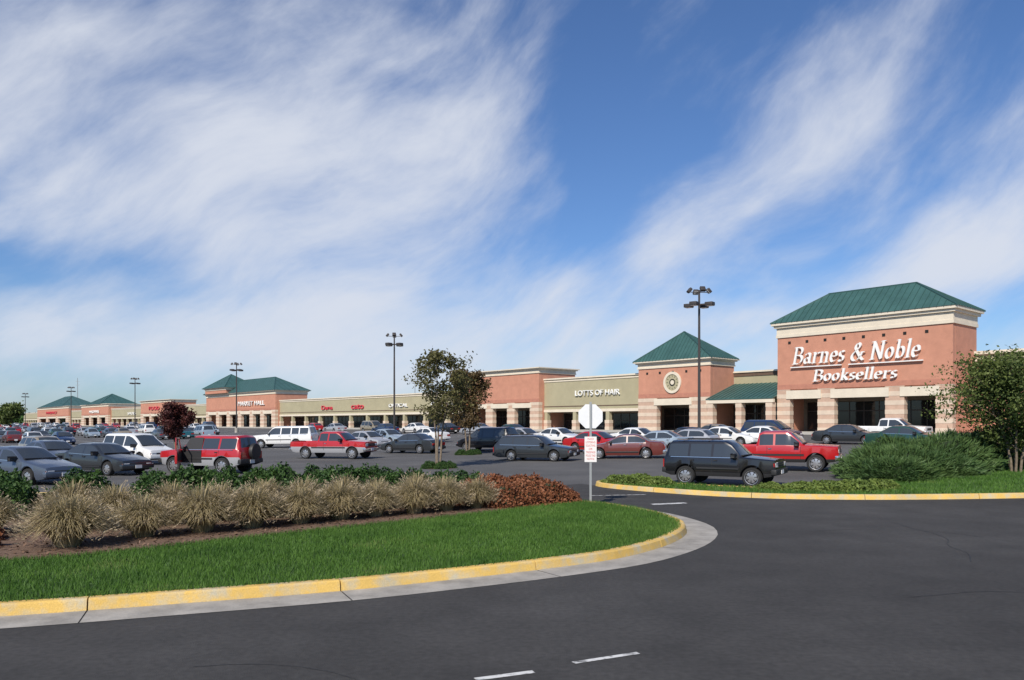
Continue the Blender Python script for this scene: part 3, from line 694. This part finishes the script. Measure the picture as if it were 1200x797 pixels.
# ---------------------------------------------------------------- vegetation
def leaf_arr(Pt,size,elong=1.5,outward=None,thin=.45):
    n=len(Pt); u=rng.normal(size=(n,3))
    if outward is not None: u=u*.45+outward
    u/=np.linalg.norm(u,axis=1)[:,None]; w=np.cross(u,rng.normal(size=(n,3))); w/=np.linalg.norm(w,axis=1)[:,None]
    s=size*rng.uniform(.6,1.3,n)[:,None]
    v=np.zeros((n,4,3)); v[:,0]=Pt-u*s*elong*.5; v[:,1]=Pt+w*s*thin; v[:,2]=Pt+u*s*elong*.5; v[:,3]=Pt-w*s*thin
    return v.reshape(-1,3),np.arange(n*4).reshape(-1,4)
def shrub_mesh(name,n,size,lm,rx=1,rz=1,seed=0,elong=1.5,out=0,rough=.28,core='core',thin=.45):
    d=rng.normal(size=(n,3)); d/=np.linalg.norm(d,axis=1)[:,None]; d[:,2]=np.abs(d[:,2])*1.0-.12
    lum=np.array([noise.noise(Vector((a*2.2+seed,b*2.2,c*2.2)))+.5*noise.noise(Vector((a*6+seed,b*6,c*6))) for a,b,c in d])
    r=(1+rough*lum)*rng.uniform(.80,1.04,n)+ (rng.uniform(0,1,n)<.06)*rng.uniform(0,.12,n)
    Pt=d*r[:,None]*np.array([rx,rx,rz]); Pt[:,2]=np.maximum(Pt[:,2],.02)
    v,f=leaf_arr(Pt,size,elong,(d*np.array([1,1,.6])+np.array([0,0,.3]))*out if out else None,thin)
    bm=bmesh.new(); bmesh.ops.create_icosphere(bm,subdivisions=3,radius=1)  # inner solid added under the leaves to stop light passing through
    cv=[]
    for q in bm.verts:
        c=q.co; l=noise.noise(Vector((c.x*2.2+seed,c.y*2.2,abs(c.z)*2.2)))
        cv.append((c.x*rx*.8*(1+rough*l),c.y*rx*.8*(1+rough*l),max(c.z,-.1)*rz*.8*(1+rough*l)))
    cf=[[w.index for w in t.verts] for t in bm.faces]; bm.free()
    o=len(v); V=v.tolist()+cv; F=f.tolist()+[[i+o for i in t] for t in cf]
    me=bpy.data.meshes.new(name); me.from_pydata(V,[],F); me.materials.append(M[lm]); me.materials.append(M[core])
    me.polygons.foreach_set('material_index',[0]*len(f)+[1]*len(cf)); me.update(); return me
HM=[shrub_mesh('shrub_foliage',5200,.06,'hedge',.72,.95,i*7) for i in range(3)]
RM=[shrub_mesh('barberry_foliage',3600,.05,'redleaf',.6,.55,40+i*7) for i in range(2)]
GM=[shrub_mesh('groundcover_foliage',2600,.09,'lime',.8,.4,60+i*7) for i in range(2)]
JM=[shrub_mesh('juniper_foliage',11000,.12,'juniper',1.5,.95,80+i*7,3.2,1.2,.45,'core',.16) for i in range(2)]
def place(name,me,x,y,s,zs=1,z=.14):
    obj(name,me,None,(x,y,Hg(x,y)+z),(0,0,random.uniform(0,6.28)),(s,s,s*zs))
for x,y,s in [(-11.7,18.4,1.0),(-12.9,18.9,1.05),(-10.9,20.2,1.1),(-9.6,21.6,.98),(-8.7,21.7,1.1),(-7.7,21.4,1.08),(-7.0,22.2,1.05),(-6.2,21.7,1.12),(-5.5,22.4,1.06),(-4.8,21.9,1.08),(-4.1,22.5,1.1),(-3.4,22.2,1.0),(-2.7,22.5,.95),(-2.0,22.3,.92),(-1.3,22.4,.9),(-.6,22.5,.76),(-13.5,20.8,1.1),(-14.8,21.2,1.1),(-16,21.5,1.1),(-14.3,18.9,1.0)]:
    place('hedge_shrub',random.choice(HM),x,y,s)
def fgrass_mesh(seed):
    n=2300; a=rng.uniform(0,6.283,n); rr=np.sqrt(rng.uniform(0,1,n)); r0=.16*rr; out=.12+.50*rr*rng.uniform(.7,1.15,n); hh=(.88-.32*rr**2)*rng.uniform(.6,1.05,n)
    w=.008; segs=4; V=np.zeros((n,segs*2+1,3)); ca,sa=np.cos(a),np.sin(a); a2=a+rng.normal(0,.25,n)
    for k in range(segs+1):
        t=k/segs; rad=r0+out*t**1.4; z=hh*(1-(1-t)**1.8)- .22*rr*t**4
        x=rad*np.cos(a+(a2-a)*t); y=rad*np.sin(a+(a2-a)*t); ww=w*(1-t*.6)
        if k<segs:
            V[:,k*2]=np.stack([x-sa*ww,y+ca*ww,z],1); V[:,k*2+1]=np.stack([x+sa*ww,y-ca*ww,z],1)
        else: V[:,-1]=np.stack([x,y,z],1); tips=V[:,-1].copy()
    m=segs*2+1; F=[]
    for i in range(n):
        o=i*m
        for k in range(segs-1): F.append([o+k*2,o+k*2+1,o+k*2+3,o+k*2+2])
        F.append([o+segs*2-2,o+segs*2-1,o+segs*2])
    nf=len(F)
    sel=tips[rng.uniform(0,1,n)<.15]; dirs=sel*np.array([1,1,0])+np.array([0,0,.35]); dirs/=np.linalg.norm(dirs,axis=1)[:,None]
    pt=np.repeat(sel,6,axis=0)+rng.normal(0,.008,(len(sel)*6,3))+np.tile(np.linspace(-.07,.05,6),len(sel))[:,None]*np.repeat(dirs,6,axis=0)
    v2,f2=leaf_arr(pt,.02,2.6,np.repeat(dirs,6,axis=0)*2,.3)
    o=n*m; VV=V.reshape(-1,3).tolist()+v2.tolist(); FF=F+(f2+o).tolist()
    me=bpy.data.meshes.new('fountain_grass_blades'); me.from_pydata(VV,[],FF); me.materials.append(M['fgrass']); me.materials.append(M['plume'])
    me.polygons.foreach_set('material_index',[0]*nf+[1]*len(f2)); me.update(); return me
FG=[fgrass_mesh(i) for i in range(4)]
row=[(-7.75,13.9,1.12),(-6.95,15.1,1.08),(-6.15,15.8,1.06),(-5.4,16.5,1.08),(-4.6,17.2,1.04),(-3.85,17.9,1.04),(-3.1,18.5,1.02),(-2.35,19.1,1.0),(-1.65,19.7,.98),(-.95,20.3,.9),
     (-7.3,17.1,1.05),(-6.5,17.7,1.05),(-5.7,18.3,1.05),(-4.9,18.9,1.02),(-4.1,19.5,1.0),(-3.3,20.0,1.0),(-2.5,20.6,.98),(-1.8,21.0,.92),(-8.2,16.4,1.05),(-9.3,16.9,1.05),(-10.3,15.6,1.05)]
for x,y,s in row: place('fountain_grass',random.choice(FG),x+random.uniform(-.08,.08),y,s*random.uniform(.9,1.08),random.uniform(.92,1.06))
for x,y,s in [(-.25,20.8,1.1),(.2,21.2,1.2),(.6,21.6,1.2),(-.3,21.9,1.45),(-1.0,21.4,1.3),(1.0,21.9,1.1),(1.35,22.0,.9),(.3,22.2,1.4),(.8,22.3,1.2),(-9.3,13.7,.75),(-9.9,14.6,.85),(-10.6,14.0,.95)]:
    place('red_barberry_shrub',random.choice(RM),x,y,s,1.0)
for x,y,s in [(3.9,29.0,.75),(4.5,28.4,.8),(5.1,27.9,.75),(4.6,29.1,.8),(5.3,28.8,.6),(9.2,25.5,.7),(10.0,25.2,.85),(10.9,25.3,.9),(11.7,25.7,.8),(8.4,25.8,.6),(12.2,26.3,.7)]:
    place('groundcover_plant',random.choice(GM),x,y,s,1.0)
for x,y,s,zs in [(14.0,29.6,1.0,.85),(15.3,31.0,1.25,.95),(17.3,32.6,1.3,1.1),(18.8,34.2,1.35,1.15),(20.8,35.3,1.4,1.1),(16.6,31.2,1.05,.85),(14.4,31.4,1.0,1.0),(22.8,36.5,1.4,1.0),(24.8,36.5,1.3,1.0),(23.3,34,1.1,.95),(16.2,33.6,1.2,1.15)]:
    place('juniper_shrub',random.choice(JM),x,y,s,zs)
def tree(name,x,y,h,stems,z0,cr,lm,nleaf,ls,seed,cl=.22,spread=.12,rs=.06,nb=12):
    random.seed(seed); P=Part(); tips=[]
    for s in range(stems):
        a=2*math.pi*s/stems+random.uniform(-.5,.5); st=spread*(1 if stems>1 else 0)
        hh=h*random.uniform(.86,.97) if stems>1 else h*.95
        pts=[]; 
        for k in range(8):
            t=k/7; d=st*.3+ (cr*.45 if stems>1 else .1)*t**1.3
            pts.append(Vector((math.cos(a)*d+random.uniform(-.04,.04),math.sin(a)*d+random.uniform(-.04,.04),hh*t-.1*(k==0))))
        rad=[rs*(1-.85*k/7) for k in range(8)]
        P.tube(pts,rad,8)
        for b in range(nb):
            t=z0/h+(1-z0/h)*(b+random.random())/nb*.97
            i=min(6,int(t*7)); p=pts[i].lerp(pts[i+1],t*7-i)
            prof=math.sin(math.pi*min(1,max(0.08,((t*h-z0)/(h-z0))*.78+.2)))
            ln=cr*prof*random.uniform(.6,1.12)
            a2=random.uniform(0,6.28); up=random.uniform(.35,.9)
            dr=Vector((math.cos(a2),math.sin(a2),up)).normalized()
            q=[p]; 
            for k in range(1,5): q.append(p+dr*ln*k/4+Vector((random.uniform(-.06,.06),random.uniform(-.06,.06),random.uniform(-.04,.08)*k))*ln)
            r=rs*(1-.8*t)*.5
            P.tube(q,[r,r*.8,r*.6,r*.4,r*.2],5)
            for k in (1,2,3,4):
                tips.append((q[k],.7+.1*k))
                for _ in range(2):
                    d2=(dr+Vector((random.uniform(-1,1),random.uniform(-1,1),random.uniform(-.4,.8)))).normalized()
                    e2=q[k]+d2*ln*random.uniform(.2,.42)
                    P.tube([q[k],e2],[r*.4,r*.15],4,cap=False); tips.append((e2,1)); tips.append((q[k].lerp(e2,.5),.8))
    T=np.array([t[0][:] for t in tips]); W=np.array([t[1] for t in tips])*rng.uniform(.25,1.3,len(tips))**1.5; W/=W.sum()
    idx=rng.choice(len(T),nleaf,p=W); Pt=T[idx]+rng.normal(0,cl,(nleaf,3))*np.array([1,1,.8])
    v,f=leaf_arr(Pt,ls,1.5)
    e=bpy.data.objects.new(name,None); COL.objects.link(e); e.location=(x,y,Hg(x,y)+.02)
    obj('trunk_and_limbs',P.mesh('trunk_and_limbs',['bark'],60),e); obj('crown_foliage',np_mesh('crown_foliage',v,f,[lm]),e)
tree('ornamental_tree',-3.75,40.5,6.1,3,2.2,1.55,'youngleaf',4800,.105,3,.17,.3,.06,10)
tree('ornamental_tree',-3.0,54,5.9,2,1.8,1.3,'redyoung',8000,.12,5,.2,.2,.07,12)
tree('bushy_tree',19.75,31.2,4.75,6,.9,2.2,'olive',24000,.085,11,.22,.4,.055,12)
tree('red_plum_tree',-29.5,70,3.9,3,.9,1.4,'maroon',9000,.13,13,.2,.25,.08,10)
tree('shade_tree',-160,252,7.0,1,1.6,3.8,'olive',12000,.5,17,.6,.2,.25,22)
tree('shade_tree',-175,262,6.4,1,1.4,4.0,'olive',10000,.5,19,.6,.2,.25,22)
for cx_,cy_ in ((-3.75,40.5),(-3.0,54)):
    ring=[(cx_+.9*math.cos(2*math.pi*k/20),cy_+.9*math.sin(2*math.pi*k/20)) for k in range(20)]
    drape('tree_pit',ring,.012,'mulch')
    for k in range(5):
        a=k*1.256; place('hedge_shrub',HM[k%3],cx_+.6*math.cos(a),cy_+.6*math.sin(a),.5,.8,0)
n=60000; t=rng.uniform(0,1,n); x=-620+t*560; y=560+rng.normal(0,8,n)-.15*x
tops=np.array([9+4*noise.noise(Vector((q*.02,0,0)))+3*noise.noise(Vector((q*.09,3,0))) for q in x]); z=tops*np.sqrt(rng.uniform(0,1,n))
v,f=leaf_arr(np.stack([x,y,z],1),1.6,1.4); obj('distant_treeline',np_mesh('distant_treeline',v,f,['hedge']))
# ---------------------------------------------------------------- light / sky
SUNAZ=math.atan2(-.36,-.93); EL=RAD(40)
ts=Vector((math.sin(SUNAZ)*math.cos(EL),math.cos(SUNAZ)*math.cos(EL),math.sin(EL)))
sl=bpy.data.lights.new('sun','SUN'); sl.energy=5.0; sl.angle=RAD(.5); sl.color=(1,.92,.81)
so=bpy.data.objects.new('sun',sl); COL.objects.link(so); so.rotation_euler=ts.to_track_quat('Z','Y').to_euler(); so.location=(0,-20,40)
w=bpy.data.worlds.new("World"); scene.world=w; w.use_nodes=True
try: w.cycles.sampling_method='MANUAL'; w.cycles.sample_map_resolution=256
except Exception: pass
nt=w.node_tree; N=nt.nodes; L=nt.links; N.clear()
out=N.new('ShaderNodeOutputWorld'); bg=N.new('ShaderNodeBackground'); bg.inputs[1].default_value=.097; L.new(bg.outputs[0],out.inputs[0])
sky=N.new('ShaderNodeTexSky'); sky.sky_type='NISHITA'; sky.sun_disc=False; sky.sun_elevation=EL; sky.sun_rotation=SUNAZ; sky.air_density=1.0; sky.dust_density=.5; sky.ozone_density=2.5
def mth(op,a,b=None,c=None,clamp=False):
    n=N.new('ShaderNodeMath'); n.operation=op; n.use_clamp=clamp
    for i,q in enumerate((a,b,c)):
        if q is None: continue
        if isinstance(q,(int,float)): n.inputs[i].default_value=q
        else: L.new(q,n.inputs[i])
    return n.outputs[0]
tc=N.new('ShaderNodeTexCoord'); sp=N.new('ShaderNodeSeparateXYZ'); L.new(tc.outputs['Generated'],sp.inputs[0])
az=mth('ARCTAN2',sp.outputs[0],sp.outputs[1]); el=mth('ARCSINE',sp.outputs[2])
cb=N.new('ShaderNodeCombineXYZ'); L.new(az,cb.inputs[0]); L.new(el,cb.inputs[1])
def noi(vec,scale,det=8,rough=.6,col=False):
    n=N.new('ShaderNodeTexNoise'); n.inputs['Scale'].default_value=scale; n.inputs['Detail'].default_value=det; n.inputs['Roughness'].default_value=rough
    L.new(vec,n.inputs['Vector']); return n.outputs['Color' if col else 'Fac']
def vm(op,a,b):
    n=N.new('ShaderNodeVectorMath'); n.operation=op
    for i,q in enumerate((a,b)):
        if isinstance(q,tuple): n.inputs[i].default_value=q
        else: L.new(q,n.inputs[i])
    return n.outputs[0]
wr=vm('MULTIPLY',vm('SUBTRACT',noi(cb.outputs[0],1.8,3,.5,True),(.5,.5,.5)),(.28,.18,0))
P1=vm('ADD',cb.outputs[0],wr)
def rot(vec,deg,scl,loc=(0,0,0)):
    r=N.new('ShaderNodeVectorRotate'); r.rotation_type='Z_AXIS'; r.inputs['Angle'].default_value=RAD(deg); L.new(vec,r.inputs['Vector'])
    return vm('ADD',vm('MULTIPLY',r.outputs[0],scl),loc)
n1=noi(rot(P1,-25,(2.0,4.0,1),(3.1,1.7,0)),2.0,6,.55)
n2=noi(rot(P1,-31,(3.4,13,1),(7,2,0)),2.0,8,.6)
n3=noi(rot(P1,-15,(1,1.6,1),(1,9,0)),5.5,8,.6)
n4=noi(rot(P1,-48,(3,12,1),(4,4,0)),2.0,7,.6)
def blob(px,py,ra,re,deg):
    a=math.atan((px-600)/933); e_=math.atan((496-py)/933*math.cos(a))
    q=rot(vm('SUBTRACT',P1,(a,e_,0)),-deg,(1/ra,1/re,1))
    ln=N.new('ShaderNodeVectorMath'); ln.operation='LENGTH'; L.new(q,ln.inputs[0])
    mr=N.new('ShaderNodeMapRange'); mr.interpolation_type='SMOOTHSTEP'; mr.inputs[1].default_value=0; mr.inputs[2].default_value=1.4; mr.inputs[3].default_value=1; mr.inputs[4].default_value=0
    L.new(ln.outputs['Value'],mr.inputs[0]); return mr.outputs[0]
bl=[(blob(180,230,.44,.15,12),.85),(blob(470,190,.24,.15,38),.68),(blob(280,415,.8,.08,0),.55),(blob(570,345,.30,.055,8),.6),(blob(880,215,.34,.075,32),.58),(blob(1130,255,.34,.10,28),.70),
    (blob(330,30,.34,.07,12),.42),(blob(50,70,.22,.09,20),.45),(blob(1000,90,.34,.07,28),.40),(blob(700,410,.6,.055,0),.6),(blob(1040,330,.3,.05,12),.35),(blob(60,300,.18,.04,5),-.45),(blob(690,200,.05,.26,0),-.32),(blob(250,90,.12,.03,15),-.25)]
acc=None
for b_,wt in bl:
    t=mth('MULTIPLY',b_,wt); acc=t if acc is None else mth('ADD',acc,t)
acc=mth('MINIMUM',acc,.92)
d=mth('ADD',mth('MULTIPLY',acc,1.0),mth('MULTIPLY',mth('SUBTRACT',n1,.5),1.45))
d=mth('ADD',d,mth('MULTIPLY',mth('SUBTRACT',n2,.5),.75)); d=mth('ADD',d,mth('MULTIPLY',mth('SUBTRACT',n3,.5),.75)); d=mth('ADD',d,mth('MULTIPLY',mth('SUBTRACT',n4,.5),.45))
mr=N.new('ShaderNodeMapRange'); mr.interpolation_type='SMOOTHSTEP'; mr.inputs[1].default_value=.0; mr.inputs[2].default_value=1.28; mr.inputs[3].default_value=0; mr.inputs[4].default_value=.92
L.new(d,mr.inputs[0])
tint=N.new('ShaderNodeMixRGB'); tint.blend_type='MULTIPLY'; tint.inputs[0].default_value=1; tint.inputs[2].default_value=(.68,.88,1.18,1); L.new(sky.outputs[0],tint.inputs[1])
mx=N.new('ShaderNodeMixRGB'); L.new(mr.outputs[0],mx.inputs[0]); L.new(tint.outputs[0],mx.inputs[1]); mx.inputs[2].default_value=(7.3,7.7,8.6,1)
L.new(mx.outputs[0],bg.inputs[0])
# ---------------------------------------------------------------- camera
cam=bpy.data.cameras.new('camera'); co=bpy.data.objects.new('camera',cam); COL.objects.link(co)
cam.lens=28; cam.sensor_width=36; cam.shift_y=97.5/1200; cam.clip_start=.1; cam.clip_end=9000
co.location=(0,0,2.3); co.rotation_euler=(RAD(90),0,0); scene.camera=co
scene.view_settings.view_transform='Standard'; scene.view_settings.look='None'; scene.view_settings.exposure=0; scene.view_settings.gamma=1
